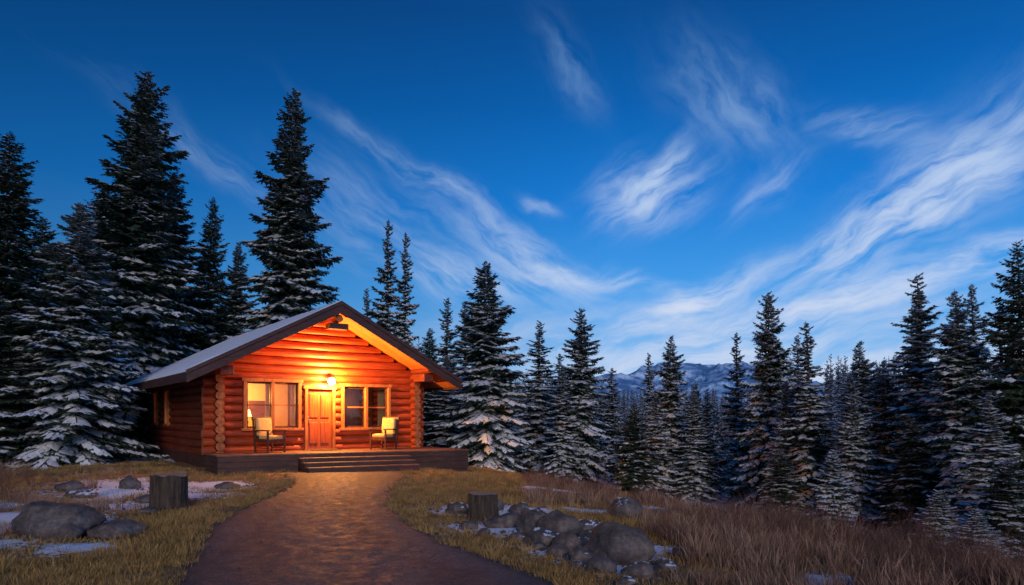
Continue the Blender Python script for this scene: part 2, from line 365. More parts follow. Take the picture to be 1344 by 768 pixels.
def curtain(nm,a,c,z0,z1,y):
    n=40;v=[];f=[]
    for i in range(n+1):
        u=a+(c-a)*i/n; d=.03*math.sin(i*1.35)+.012*math.sin(i*3.1)
        v+=[(u,y+d,z0),(u,y+d*.7,z1)]
        if i: q=2*i; f.append((q-2,q,q+1,q-1))
    mesh_obj(nm,v,f,M['curtain'],cab,True)
curtain('curtain',WL[0]-.1,WL[0]+.26,WL[2]-.1,WL[3],VF+.28); curtain('curtain',WL[0]+.84,WL[1]-.88,WL[2]-.1,WL[3],VF+.3)
curtain('curtain',WL[1]-.22,WL[1]+.1,WL[2]-.1,WL[3],VF+.28)
curtain('curtain',WR[1]-.28,WR[1]+.1,WR[2]-.1,WR[3],VF+.34)
def table_lamp(u,y,z):
    mb=MB();n=20;v=[];f=[]
    prof=[(.17,0),(.11,.24)]
    for r_,h in prof:
        for j in range(n): v.append((u+r_*math.cos(6.283*j/n),y+r_*math.sin(6.283*j/n),z+h))
    for j in range(n): f.append((j,(j+1)%n,n+(j+1)%n,n+j))
    mb.add(v,f,0)
    v=[];f=[]
    for r_,h in [(.08,-.42),(.09,-.4),(.04,-.3),(.07,-.18),(.02,-.05),(.015,.05)]:
        for j in range(n): v.append((u+r_*math.cos(6.283*j/n),y+r_*math.sin(6.283*j/n),z+h))
    for k in range(5):
        for j in range(n): f.append((k*n+j,k*n+(j+1)%n,(k+1)*n+(j+1)%n,(k+1)*n+j))
    mb.add(v,f,1); mb.obj('table_lamp',[M['shade'],M['brass']],cab,True)
    box('side_table',(u-.3,y-.25,z-.5),(u+.3,y+.25,z-.42),M['chair'],cab)
    for a in(-.27,.23):
        for c in(-.22,.18): box('side_table_leg',(u+a,y+c,FL),(u+a+.04,y+c+.04,z-.502),M['chair'],cab,.004)
table_lamp(2.35,2.5,1.70)
box('cupboard',(5.3,4.1,FL),(6.1,4.55,2.1),M['chair'],cab); box('picture_frame',(3.0,4.55,1.7),(3.7,4.595,2.3),M['chair'],cab)
def dk(u): return -.25-(u-.85)*.17
deck0,deck1=.75,8.75
def slab(name,pts,z0,z1,mat,bv=.008):
    n=len(pts); v=[(p[0],p[1],z0) for p in pts]+[(p[0],p[1],z1) for p in pts]
    f=[tuple(range(n))[::-1],tuple(range(n,2*n))]+[(i,(i+1)%n,(i+1)%n+n,i+n) for i in range(n)]
    o=mesh_obj(name,v,f,mat,cab); fixn(o)
    if bv: bevel(o,bv)
    return o
nb_=13
for i in range(nb_):
    t0=i/nb_+.004;t1=(i+1)/nb_-.0
    def q(u,t): return (u,dk(u)-.04+(VF-.12-dk(u)+.04)*t)
    slab('deck_board_%d'%i,[q(deck0-.04,t0),q(deck1+.04,t0),q(deck1+.04,t1),q(deck0-.04,t1)],FL-.045,FL+random.uniform(-.002,.002),M['deck'],.005)
slab('deck_core',[(deck0+.03,VF-.2),(deck0+.03,dk(deck0)+.03),(deck1-.03,dk(deck1)+.03),(deck1-.03,VF-.2)],-.3,FL-.05,M['fascia'])
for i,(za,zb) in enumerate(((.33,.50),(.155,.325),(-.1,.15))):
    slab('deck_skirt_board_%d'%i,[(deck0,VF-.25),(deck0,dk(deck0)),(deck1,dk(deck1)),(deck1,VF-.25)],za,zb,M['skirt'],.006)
s0,s1=3.0,6.5
for i in range(3):
    zt=(.42,.29,.16)[i]
    slab('step_tread_%d'%i,[(s0,dk(s0)-.045-.3*i),(s0,dk(s0)-.045-.3*(i+1)-.03),(s1,dk(s1)-.045-.3*(i+1)-.03),(s1,dk(s1)-.045-.3*i)],zt-.04,zt,M['deck'],.006)
    slab('step_riser_%d'%i,[(s0+.03,dk(s0)-.02),(s0+.03,dk(s0)-.045-.3*(i+1)),(s1-.03,dk(s1)-.045-.3*(i+1)),(s1-.03,dk(s1)-.02)],-.05,zt-.042-.001*i,M['fascia'],0)

# ------------------------------------------------------------------ chairs
def cabw(u,v,z=0):
    return (CO[0]+math.cos(TH)*u-math.sin(TH)*v, CO[1]+math.sin(TH)*u+math.cos(TH)*v, z)
def chair(u,v,rz):
    e=empty('porch_chair',cabw(u,v,FL+.003),TH+rz); e.scale=(1.1,1.1,1.1)
    m=M['chair']
    for x in(-.31,.26):
        box('front_leg',(x,-.33,0),(x+.05,-.28,.62),m,e); 
        o=box('back_post',(x,.25,0),(x+.05,.30,1.02),m,e); o.rotation_euler=(R(-7),0,0)
        box('armrest',(x-.02,-.38,.622),(x+.07,.30,.66),m,e,.012)
        box('side_rail',(x+.01,-.279,.30),(x+.04,.26,.37),m,e)
        box('low_rail',(x+.012,-.279,.12),(x+.038,.28,.15),m,e)
    box('front_rail',(-.259,-.325,.28),(.259,-.29,.38),m,e); box('seat',(-.258,-.288,.345),(.258,.26,.375),m,e)
    for i in range(5):
        o=box('back_slat',(-.24+i*.1,.26,.40),(-.18+i*.1,.28,1.0),m,e); o.rotation_euler=(R(-7),0,0)
    o=box('top_rail',(-.33,.245,.98),(.33,.305,1.08),m,e,.02); o.rotation_euler=(R(-7),0,0)
    def cush(nm,a,c,rot=0):
        o=box(nm,a,c,M['cushion'],e,.05); o.modifiers['bev'].segments=5
        o.rotation_euler=(rot,0,0); o.data.polygons.foreach_set('use_smooth',[True]*6); return o
    cush('seat_cushion',(-.25,-.31,.377),(.25,.2,.50)); cush('back_cushion',(-.25,.12,.50),(.25,.25,1.03),R(-7))
chair(2.55,.62,R(18)); chair(6.5,.45,R(-62))

# ------------------------------------------------------------------ trees
def tree_mesh(name,Ht,Rd,nb,seed,snow,spacing,sub=3,droop=1.0,mat='needle',ragged=.3,twl=.75,fat=1.0,prof=.72):
    rng=np.random.default_rng(seed)
    TB=[];TD=[];TL=[];SN=[];SPN=[]
    for i in range(nb):
        t=.03+.96*(i+rng.random())/nb
        az=i*2.39996+rng.normal()*.35
        L=Rd*((1-t)**prof*.95+.03)*rng.uniform(1-ragged*1.3,1+ragged*.45)*min(1,.7+t*4)
        if rng.random()<.07: L*=.5
        p=math.radians(-12+52*t**1.6)+rng.normal()*.07
        dr=droop*(1-t*.6)*rng.uniform(.25,.5)
        K=8; s=np.linspace(0,1,K)
        hh=L*s; zz=math.tan(p)*hh-dr*L*s**1.6+.16*L*s**4
        az2=az+rng.normal()*.12*s
        sp_=np.stack([hh*np.cos(az2),hh*np.sin(az2),zz+t*Ht],-1)
        SPN.append((sp_[0],sp_[4],sp_[-1],L))
        n=int(L/spacing)+4
        sj=np.sort(np.clip(np.linspace(.08,.99,n)+rng.normal(size=n)*.02,.06,1))
        q=sj*(K-1); k0=np.minimum(q.astype(int),K-2); fr=(q-k0)[:,None]
        B=sp_[k0]*(1-fr)+sp_[k0+1]*fr
        T=sp_[k0+1]-sp_[k0]; T/=np.linalg.norm(T,axis=1,keepdims=True)
        pr=rng.random()<snow*1.3
        for sd in (1,-1):
            sv=np.array([-math.sin(az),math.cos(az),0])*sd
            a=np.radians(62-35*sj**2+rng.normal(size=n)*8)[:,None]
            D=T*np.cos(a)+sv*np.sin(a); D[:,2]-=(.15+.35*droop*rng.random(n)*(1-t*.5)); D/=np.linalg.norm(D,axis=1,keepdims=True)
            l=np.minimum(.5*L+.04,twl)*((1-sj)**.6*.85+.3)*rng.uniform(.65,1.25,n)
            TB.append(B);TD.append(D);TL.append(l)
            SN.append((rng.random(n)<(min(.95,snow*1.3+.1) if pr else snow*.3)))
    B=np.concatenate(TB);D=np.concatenate(TD);L=np.concatenate(TL);SN=np.concatenate(SN)
    Z=np.array([0,0,1.]); 
    S=np.cross(D,Z); S/=np.maximum(np.linalg.norm(S,axis=1,keepdims=True),1e-5)
    rr=rng.normal(size=len(B))[:,None]*.35; S2=S+Z*rr; S2/=np.linalg.norm(S2,axis=1,keepdims=True)
    KB=[B];KD=[D];KS=[S2];KL=[L];KW=[(L*.10+.010)*fat]
    for f_ in np.linspace(.22,.82,sub):
        for sd in(1,-1):
            a=math.radians(48); D2=D*math.cos(a)+S2*sd*math.sin(a)-Z*.18; D2=D2+rng.normal(size=D2.shape)*.12; D2/=np.linalg.norm(D2,axis=1,keepdims=True)
            SS=np.cross(D2,Z)+Z*rng.normal(size=(len(B),1))*.6; SS/=np.linalg.norm(SS,axis=1,keepdims=True)
            l=L*.55*(1.15-f_)*rng.uniform(.7,1.3,len(B))
            KB.append(B+D*(L*f_)[:,None]);KD.append(D2);KS.append(SS);KL.append(l);KW.append((l*.19+.008)*fat)
    B4=np.concatenate(KB);D4=np.concatenate(KD);S4=np.concatenate(KS);L4=np.concatenate(KL)[:,None];W4=np.concatenate(KW)[:,None]
    v=np.stack([B4,B4+D4*L4*.4+S4*W4,B4+D4*L4-Z*L4*.08,B4+D4*L4*.4-S4*W4],1).reshape(-1,3)
    n=len(B4); F1=np.arange(4*n).reshape(n,4); mi=np.zeros(n)
    VV=[v];FF=[F1];MI=[mi]; off=4*n
    idx=np.where(SN)[0]
    if len(idx):
        b_=B[idx]+Z*.012;d=D[idx];s_=S[idx];l=L[idx][:,None]*rng.uniform(.65,1.0,(len(idx),1)); w=l*.24+.026; hgt=.02+.15*l
        vs=np.stack([b_,b_+d*l*.45+s_*w,b_+d*l,b_+d*l*.45-s_*w,b_+d*l*.4+Z*hgt],1).reshape(-1,3)
        o=off+5*np.arange(len(idx))[:,None]
        fs=np.concatenate([o+np.array([[0,1,2,4]]),o+np.array([[2,3,0,4]])])
        VV.append(vs);FF.append(fs);MI.append(np.full(len(fs),1)); off+=len(vs)
    P0=np.array([a[0] for a in SPN]);P1=np.array([a[1] for a in SPN]);P2=np.array([a[2] for a in SPN]);LL=np.array([a[3] for a in SPN])[:,None]
    for up in (np.array([0,0,1.]),None):
        for a,c,k in ((P0,P1,.012),(P1,P2,.006)):
            d=c-a; s_=np.tile(up,(len(a),1)) if up is not None else np.cross(d,Z)/np.maximum(np.linalg.norm(np.cross(d,Z),axis=1,keepdims=True),1e-5)
            w=LL*k+.004
            vs=np.stack([a+s_*w,a-s_*w,c-s_*w*.5,c+s_*w*.5],1).reshape(-1,3); nn=len(a)
            VV.append(vs);FF.append(off+np.arange(4*nn).reshape(nn,4));MI.append(np.full(nn,2)); off+=4*nn
    ns=8;nh=10;r0=.009*Ht+.05
    tv=[];
    for i in range(nh+1):
        t=i/nh; r_=r0*(1-t)**.9+.004+(.35*r0*max(0,1-t*12))
        for j in range(ns):
            a=6.2832*j/ns; tv.append(((r_*(1+.08*math.sin(3*a+i)))*math.cos(a)+.02*math.sin(i*1.3),r_*math.sin(a)+.02*math.cos(i),t*Ht*1.0-(.5 if i==0 else 0)))
    tf=[(i*ns+j,i*ns+(j+1)%ns,(i+1)*ns+(j+1)%ns,(i+1)*ns+j) for i in range(nh) for j in range(ns)]
    VV.append(np.array(tv));FF.append(off+np.array(tf));MI.append(np.full(len(tf),2))
    return np_mesh(name,np.concatenate(VV),np.concatenate(FF),[M[mat],M['bsnow'],M['bark']],np.concatenate(MI))
TV={
 'big1':(tree_mesh('spruce_big_a',17,3.1,260,11,.58,.16,3,1.0,fat=1.2,ragged=.45),17,3.1),
 'big2':(tree_mesh('spruce_big_b',17,2.9,260,12,.80,.16,3,1.1,ragged=.42,fat=1.2),17,2.9),
 'mid1':(tree_mesh('spruce_mid_a',9,2.0,205,13,1.0,.12,3,1.2,twl=.55,ragged=.38),9,2.0),
 'mid2':(tree_mesh('spruce_mid_b',9,1.8,195,14,.9,.12,3,1.3,twl=.5,ragged=.5),9,1.8),
 'slim1':(tree_mesh('spruce_slim_a',9,1.15,170,15,.9,.11,3,1.3,twl=.4,ragged=.55),9,1.15),
 'slim2':(tree_mesh('spruce_slim_b',9,1.2,160,16,.7,.11,3,1.2,twl=.42,ragged=.6),9,1.2),
 'dark':(tree_mesh('spruce_dark',12,2.3,230,17,.35,.15,3,.9,fat=1.15,ragged=.4),12,2.3),
 'young':(tree_mesh('spruce_young',3,.8,110,18,.85,.07,3,.8,twl=.3),3,.8),
}
def tree(var,x,y,ztop,rad_,rz=None):
    me,h0,r0=TV[var]; z=float(H(x,y)); h=ztop-z
    o=bpy.data.objects.new('spruce_tree',me); o.location=(x,y,z-.03)
    lean=(.045 if x<-10 else (-.03 if x>8 else 0))+random.uniform(-.02,.02)
    rm=Matrix.Rotation(lean,3,'Y')@Matrix.Rotation(random.uniform(-.02,.02),3,'X')@Matrix.Rotation(random.uniform(0,6.28),3,'Z')
    o.rotation_euler=rm.to_euler()
    k=1.25
    o.scale=(k*rad_/r0,k*rad_/r0,h/h0); link(o); return o
TL=[('dark',-20.2,27,12.9,2.9),('big1',-19.0,34,19.2,3.6),('dark',-23.2,33,11.5,2.6),('dark',-24.8,30,9,2.6),('mid1',-15.7,24.3,9.4,2.4),('dark',-17.8,23.2,6.2,1.9),
 ('big1',-19.4,38,15.4,2.7),('dark',-18.4,40,14.6,2.2),('big2',-17.4,42,12.6,2.0),('dark',-21.8,36,14,2.8),('dark',-14.6,44,9.5,2.2),
 ('big2',-13.1,39,20.6,3.3),('slim2',-7.1,38,12.8,1.3),('slim2',-6.2,38.6,12.2,1.2),('slim1',-9.5,45,10.2,1.2),('slim2',-8.3,50,9.5,1.2),
 ('mid1',-1.0,29,8.3,2.1),('slim2',-3.7,38,8.4,1.3),('slim1',-2.8,40,8.5,1.3),('dark',-4.3,35,6.3,1.4),('slim1',-2.0,36,7.4,1.2),('slim2',-3.2,32.5,4.6,1.2),
 ('slim1',1.25,34,6.5,1.3),('slim2',2.5,37,5.2,1.2),('mid2',3.1,31,6.7,1.6),('slim1',2.2,30,4.0,.9),('slim2',4.9,34,4.2,1.1),('slim1',4.2,38,4.4,1.1),
 ('slim1',7.1,35,5.0,.9),('mid2',6.3,27.5,5.0,1.2),('dark',4.4,24.5,2.2,1.0),('slim2',5.4,26,2.8,.9),('slim1',6.9,26,2.7,.8),('mid1',9.0,33,3.4,1.0),('slim1',8.0,28,2.9,.8),
 ('slim2',9.0,27,5.1,.9),('mid1',9.1,24,6.1,1.4),('slim1',9.9,25,3.2,1.0),('slim2',9.3,21,4.7,1.0),('mid1',8.9,22,2.9,.9),('young',7.5,16,.9,.6),('mid1',9.7,19.3,2.4,.9),
 ('slim1',11.6,23,3.2,1.1),('slim1',11.5,19,5.7,1.2),('mid2',11.0,20,3.4,1.1),('mid2',11.4,17,4.7,1.3),('slim2',10.6,15,2.3,.9),('dark',12.1,16,5.9,1.3),('slim2',14.5,20,5.0,1.2),
 ('young',8.2,12,.1,.5),('slim1',13.2,22,5.6,1.2),('dark',9.9,13.6,.9,.9),('mid2',12.4,24,4.4,1.3),('slim2',10.5,27,3.9,1.0),('slim1',12.2,29,5.2,1.1),('dark',10.4,17.6,1.8,1.0),('young',8.9,14.2,.2,.55),
 ('dark',7.9,20,.8,.8),('slim2',16.5,25,6.4,1.3),('slim1',18.5,27,7,1.3),('mid2',13.6,18.2,3.2,1.2),('mid1',10.2,22.2,2.0,1.0),('dark',12.9,19.8,3.2,1.3)]
for t in TL: tree(*t)

def instancer(name,pts,idx,rot,scl,meshes):
    col=bpy.data.collections.new(name+'_source')
    for i,me in enumerate(meshes):
        o=bpy.data.objects.new('%s_%02d'%(name+'_piece',i),me); col.objects.link(o)
    n=len(pts); me=bpy.data.meshes.new(name); me.vertices.add(n); me.vertices.foreach_set('co',np.asarray(pts,np.float32).ravel())
    a=me.attributes.new('idx','INT','POINT'); a.data.foreach_set('value',np.asarray(idx,np.int32))
    a=me.attributes.new('rotv','FLOAT_VECTOR','POINT'); a.data.foreach_set('vector',np.asarray(rot,np.float32).ravel())
    a=me.attributes.new('sclv','FLOAT_VECTOR','POINT'); a.data.foreach_set('vector',np.asarray(scl,np.float32).ravel())
    o=link(bpy.data.objects.new(name,me))
    g=bpy.data.node_groups.new(name+'_nodes','GeometryNodeTree')
    g.interface.new_socket('Geometry',in_out='INPUT',socket_type='NodeSocketGeometry'); g.interface.new_socket('Geometry',in_out='OUTPUT',socket_type='NodeSocketGeometry')
    gi=g.nodes.new('NodeGroupInput');go=g.nodes.new('NodeGroupOutput'); ip=g.nodes.new('GeometryNodeInstanceOnPoints'); ci=g.nodes.new('GeometryNodeCollectionInfo')
    ci.inputs['Collection'].default_value=col; ci.inputs['Separate Children'].default_value=True; ci.inputs['Reset Children'].default_value=True
    def na(nm,t):
        x=g.nodes.new('GeometryNodeInputNamedAttribute'); x.data_type=t; x.inputs['Name'].default_value=nm; return x.outputs['Attribute']
    g.links.new(gi.outputs[0],ip.inputs['Points']); g.links.new(ci.outputs[0],ip.inputs['Instance']); ip.inputs['Pick Instance'].default_value=True
    g.links.new(na('idx','INT'),ip.inputs['Instance Index']); g.links.new(na('rotv','FLOAT_VECTOR'),ip.inputs['Rotation']); g.links.new(na('sclv','FLOAT_VECTOR'),ip.inputs['Scale'])
    g.links.new(ip.outputs[0],go.inputs[0])
    md=o.modifiers.new('instances','NODES'); md.node_group=g; return o
rng=np.random.default_rng(5)
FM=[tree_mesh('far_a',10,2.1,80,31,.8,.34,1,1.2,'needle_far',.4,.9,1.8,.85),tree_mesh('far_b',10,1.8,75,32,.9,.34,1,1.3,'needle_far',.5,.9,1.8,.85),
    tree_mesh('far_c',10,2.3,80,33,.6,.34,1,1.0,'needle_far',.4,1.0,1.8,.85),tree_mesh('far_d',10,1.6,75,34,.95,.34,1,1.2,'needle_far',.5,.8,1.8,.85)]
pts=[];idx=[];rot=[];scl=[]
cand=[]
for _ in range(8000):
    y=30+170*rng.random()**1.5; x=rng.uniform(-.85,.98)*y
    cand.append((x,y))
kept=[]
cell={}
for x,y in cand:
    d=x-float(xedge(np.array(y)))
    if x<-4 and y<46: continue
    if x>-4 and y<36 and x<12: continue
    if d<3 and y<46: continue
    md=1.4+y*.014; key=(int(x//3),int(y//3)); ok=True
    for a in(-1,0,1):
        for c in(-1,0,1):
            for (px,py) in cell.get((key[0]+a,key[1]+c),[]):
                if (px-x)**2+(py-y)**2<md*md: ok=False
    if not ok: continue
    cell.setdefault(key,[]).append((x,y)); kept.append((x,y))
for _ in range(150):
    kept.append((rng.uniform(13,30),rng.uniform(18,38)))
for x,y in kept:
    z=float(H(x,y)); tx=x/y
    cap=.056 if -.12<tx<.12 else (.078 if tx>=.46 else .10)
    if .12<=tx<.46: cap=.038
    top=1.7+cap*y*rng.uniform(.75,1.22); h=min(top-z,17*rng.uniform(.8,1.1)); h=max(h,4)
    if rng.random()<.25: h*=.7
    pts.append((x,y,z-.1)); idx.append(rng.integers(0,4)); rot.append((0,0,rng.uniform(0,6.28))); w=(h/10)**.75*rng.uniform(.75,1.1); scl.append((w,w,h/10))
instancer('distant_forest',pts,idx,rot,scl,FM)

# ------------------------------------------------------------------ grass
def tuft(name,n,hmin,hmax,spread,w,mat,seed,lean=.5):
    rng=np.random.default_rng(seed); v=[];f=[]
    for i in range(n):
        a=rng.uniform(0,6.28); r_=spread*rng.random()**.7; bx,by=r_*math.cos(a),r_*math.sin(a)
        h=rng.uniform(hmin,hmax); ln=rng.uniform(.1,lean)*h; la=a+rng.normal()*.8; dx,dy=math.cos(la)*ln,math.sin(la)*ln
        wa=rng.uniform(0,6.28); wx,wy=math.cos(wa)*w,math.sin(wa)*w
        b=len(v)
        v+=[(bx-wx,by-wy,-.02),(bx+wx,by+wy,-.02),(bx+dx*.4+wx*.8,by+dy*.4+wy*.8,h*.55),(bx+dx*.4-wx*.8,by+dy*.4-wy*.8,h*.55),(bx+dx,by+dy,h*.97),(bx+dx*1.05,by+dy*1.05,h)]
        f+=[(b,b+1,b+2,b+3),(b+3,b+2,b+5,b+4)]
    return np_mesh(name,np.array(v),np.array(f),[mat])
def grassmat(name,c1,c2,c3):
    m,nt,b=new_mat(name); oi=N(nt,'ShaderNodeObjectInfo')
    nt.links.new(ramp(nt,oi.outputs['Random'],[(0,c1),(.5,c2),(1,c3)]),b.inputs['Base Color']); b.inputs['Roughness'].default_value=.8; return m
GS=grassmat('straw_grass',(.17,.10,.03),(.34,.20,.058),(.50,.32,.11))
GD=grassmat('dry_tall_grass',(.18,.095,.06),(.31,.18,.115),(.50,.33,.22))
GB=grassmat('brown_stems',(.07,.032,.022),(.13,.06,.042),(.19,.095,.07))
GM=[tuft('g%d'%i,16,.03,.10,.10,.0035,GS,40+i,.9) for i in range(3)]+[tuft('g%d'%(3+i),34,.10,.30,.12,.004,GD,50+i,.8) for i in range(3)]+[tuft('g%d'%(6+i),18,.15,.5,.12,.003,GB,60+i,.6) for i in range(2)]
ROCKS=[(-6.5,9.75,.70,.42,.34),(-5.6,9.7,.3,.25,.15),(-8.9,15.9,.2,.18,.18),(-10.1,15.6,.25,.2,.16),(-9.2,14.6,.3,.2,.1),(-7.2,13.5,.22,.18,.1),(-7.5,15,.2,.15,.08),(-6.9,16.6,.3,.2,.1),(-7.3,8.6,.22,.18,.09),(-6.4,12.0,.16,.14,.07),
 (-.95,12.1,.22,.16,.12),(-.35,12.7,.2,.14,.15),(.15,12.4,.16,.12,.12),(-.1,10.6,.3,.18,.13),(.32,10.1,.24,.19,.21),(.66,9.75,.30,.2,.22),(.42,9.2,.24,.17,.15),(.74,8.9,.20,.16,.15),(1.0,9.2,.18,.15,.13),
 (1.27,8.25,.36,.26,.27),(.82,8.1,.15,.12,.12),(.98,7.55,.16,.12,.11),(1.36,7.35,.17,.13,.11),(.56,8.45,.13,.1,.09),(1.9,11.7,.28,.2,.22),(-.65,10.4,.14,.1,.08),(.1,9.5,.13,.11,.08),(2.1,8.4,.12,.1,.08),(1.1,10.0,.2,.16,.12),(.35,8.9,.1,.08,.06),(1.75,7.7,.13,.11,.09),(-.4,9.9,.09,.08,.06),(.72,7.7,.09,.08,.06),(1.5,9.0,.12,.1,.09),(1.15,6.9,.1,.09,.06)]
STUMPS=[(-6.3,12.55,.31,.64),(-.5,11.65,.25,.44)]
def ok_ground(x,y):
    l=np.interp(y,DY,DL)+.03;r=np.interp(y,DY,DR)-.03
    g=~((x>l)&(x<r)&(y<20.6))
    ux=(x-CO[0])*math.cos(TH)+(y-CO[1])*math.sin(TH); vx=-(x-CO[0])*math.sin(TH)+(y-CO[1])*math.cos(TH)
    g&=~((ux>.5)&(ux<9.0)&(vx>-2.6+0*ux)&(vx<13)&((vx>-.25-(ux-.85)*.17)|((ux>2.8)&(ux<6.7))))
    for a in ROCKS: g&=~(((x-a[0])/a[2])**2+((y-a[1])/a[3])**2<.9)
    for a in STUMPS: g&=~((x-a[0])**2+(y-a[1])**2<a[2]**2)
    return g
rng=np.random.default_rng(8)
n=72000; y=4.5+26*rng.random(n)**1.6; x=rng.uniform(-1,1,n)*(y*.78+1.0)
mk=ok_ground(x,y)&(x<xedge(y)+4); x=x[mk];y=y[mk]
snm=np.zeros_like(x)
for (a,b_,r_) in SNOWP: snm=np.maximum(snm,np.exp(-((x-a)**2+(y-b_)**2)/(r_*r_)))
mk=rng.random(len(x))>snm*1.15; x=x[mk];y=y[mk]
d=x-xedge(y)
pn=np.array([mnoise.noise((a*.5,b_*.5,2)) for a,b_ in zip(x,y)])
pn2=np.array([mnoise.noise((a*1.3,b_*1.3,7)) for a,b_ in zip(x,y)])
rz_=(x<2.0+pn*.6)&(y<13.5)&(x>-1.6)
tall=((d>-3.6+pn*2.5)&(x>.4)&~rz_&(pn2>-.12)&(rng.random(len(x))<.5))|((x<-6.9)&(y<13.5)&(pn2>-.02)&(rng.random(len(x))<.4))|((x<-9.5)&(y<20)&(pn>.1)&(rng.random(len(x))<.3))
brown=tall&(rng.random(len(x))<np.clip((d+2)/6,.12,.6))
idx=rng.integers(0,3,len(x)); idx[tall]=3+rng.integers(0,3,tall.sum()); idx[brown]=6+rng.integers(0,2,brown.sum())
keep=~tall|(rng.random(len(x))<.5); x=x[keep];y=y[keep];idx=idx[keep];pn=pn[keep];pn2=pn2[keep]
keep=(idx>2)|(rng.random(len(x))<np.clip(.75+pn2*1.3,.15,1)); x=x[keep];y=y[keep];idx=idx[keep];pn=pn[keep]
s=rng.uniform(.6,1.35,len(x))*(1+pn*.6); rot=np.stack([rng.normal(size=len(x))*.08,rng.normal(size=len(x))*.08,rng.uniform(0,6.28,len(x))],-1)
instancer('meadow_grass',np.stack([x,y,H(x,y)],-1),idx,rot,np.stack([s,s,s],-1),GM)
print('counts grass',len(x),'forest',len(pts))

# ------------------------------------------------------------------ rocks & stumps
m,nt,b=new_mat('rock'); f=noise_tex(nt,3,6,.7); f2=noise_tex(nt,18,5,.7)
c=ramp(nt,f,[(.35,(.05,.038,.036)),(.52,(.13,.10,.09)),(.7,(.27,.22,.19))]); c=mixc(nt,.6,c,ramp(nt,f2,[(.35,(.4,.4,.4)),(.65,(1.2,1.2,1.2))]),'MULTIPLY')
nt.links.new(c,b.inputs['Base Color']); b.inputs['Roughness'].default_value=.8; bump(nt,b,f2,.8,.03); M['rock']=m
m2_=m.copy(); m2_.name='snowy_rock'; nt=m2_.node_tree; b=nt.nodes['Principled BSDF']; src=b.inputs['Base Color'].links[0].from_socket
ge=N(nt,'ShaderNodeNewGeometry'); sx=N(nt,'ShaderNodeSeparateXYZ'); nt.links.new(ge.outputs['Normal'],sx.inputs[0]); f3=noise_tex(nt,9,5,.65)
q=N(nt,'ShaderNodeMath',operation='MULTIPLY'); nt.links.new(sx.outputs[2],q.inputs[0]); nt.links.new(f3,q.inputs[1])
mr=N(nt,'ShaderNodeMapRange'); nt.links.new(q.outputs[0],mr.inputs[0]); mr.inputs[1].default_value=.47; mr.inputs[2].default_value=.52
nt.links.new(mixc(nt,mr.outputs[0],src,(.78,.81,.86)),b.inputs['Base Color']); M['rocksnow']=m2_
def rock_mesh(i,a,b_,c_,sub_=4):
    bm=bmesh.new(); bmesh.ops.create_icosphere(bm,subdivisions=sub_,radius=1)
    for v in bm.verts:
        q=Vector((v.co.x+i*7.3,v.co.y,v.co.z))
        for k in range(8):
            nn=Vector((math.sin(i*3.3+k*2.1),math.cos(i*1.7+k*2.9),math.sin(k*1.3+i))).normalized(); dd=v.co.dot(nn)-(.74+.12*math.sin(k+i))
            if dd>0: v.co-=nn*dd*.8
        v.co*=1+.2*mnoise.noise(q*1.4)+.09*mnoise.noise(q*4)+.04*mnoise.noise(q*11)
        v.co.x*=a*1.15;v.co.y*=b_*1.15;v.co.z*=c_*1.15
    me=bpy.data.meshes.new('rock'); bm.to_mesh(me); bm.free()
    me.polygons.foreach_set('use_smooth',[True]*len(me.polygons)); return me
for i,(x_,y_,a,b_,c_) in enumerate(ROCKS):
    me=rock_mesh(i,a,b_,c_); me.materials.append(M['rocksnow'] if i%2==0 and i not in(0,) else M['rock'])
    o=bpy.data.objects.new('rock',me); o.location=(x_,y_,float(H(x_,y_))+c_*.5); o.rotation_euler=(0,0,(i*1.9)%1-.5); link(o)
PM=[]
for i in range(4):
    me=rock_mesh(60+i,1,.8,.6,2); me.materials.append(M['rock']); PM.append(me)
pp=[];ps=[]
for _ in range(2600):
    y_=5+15*rng.random()**1.4
    if rng.random()<.72:
        side=rng.random()<.5; e=float(np.interp(y_,DY,DL if side else DR)); x_=e+rng.normal()*.14+(-.04 if side else .04)
    else: x_=float(np.interp(y_,DY,DL))+rng.random()*float(np.interp(y_,DY,DR)-np.interp(y_,DY,DL))
    pp.append((x_,y_,float(H(x_,y_))+.012)); ps.append(.006+.022*rng.random()**3)
for _ in range(600):
    a=ROCKS[rng.integers(0,len(ROCKS))]; x_=a[0]+rng.normal()*.35; y_=a[1]+rng.normal()*.35
    pp.append((x_,y_,float(H(x_,y_))+.01)); ps.append(.01+.04*rng.random()**2)
ps=np.array(ps); instancer('gravel',pp,rng.integers(0,4,len(pp)),np.stack([0*ps,0*ps,rng.uniform(0,6.28,len(ps))],-1),np.stack([ps,ps,ps],-1),PM)
m,nt,b=new_mat('stump_top'); tc=N(nt,'ShaderNodeTexCoord'); w=N(nt,'ShaderNodeTexWave',wave_type='RINGS',rings_direction='Z'); w.inputs['Scale'].default_value=9; w.inputs['Distortion'].default_value=2.5
nt.links.new(tc.outputs['Object'],w.inputs[0]); nt.links.new(ramp(nt,w.outputs['Fac'],[(0,(.2,.14,.09)),(1,(.38,.28,.19))]),b.inputs['Base Color']); b.inputs['Roughness'].default_value=.9; M['stump']=m
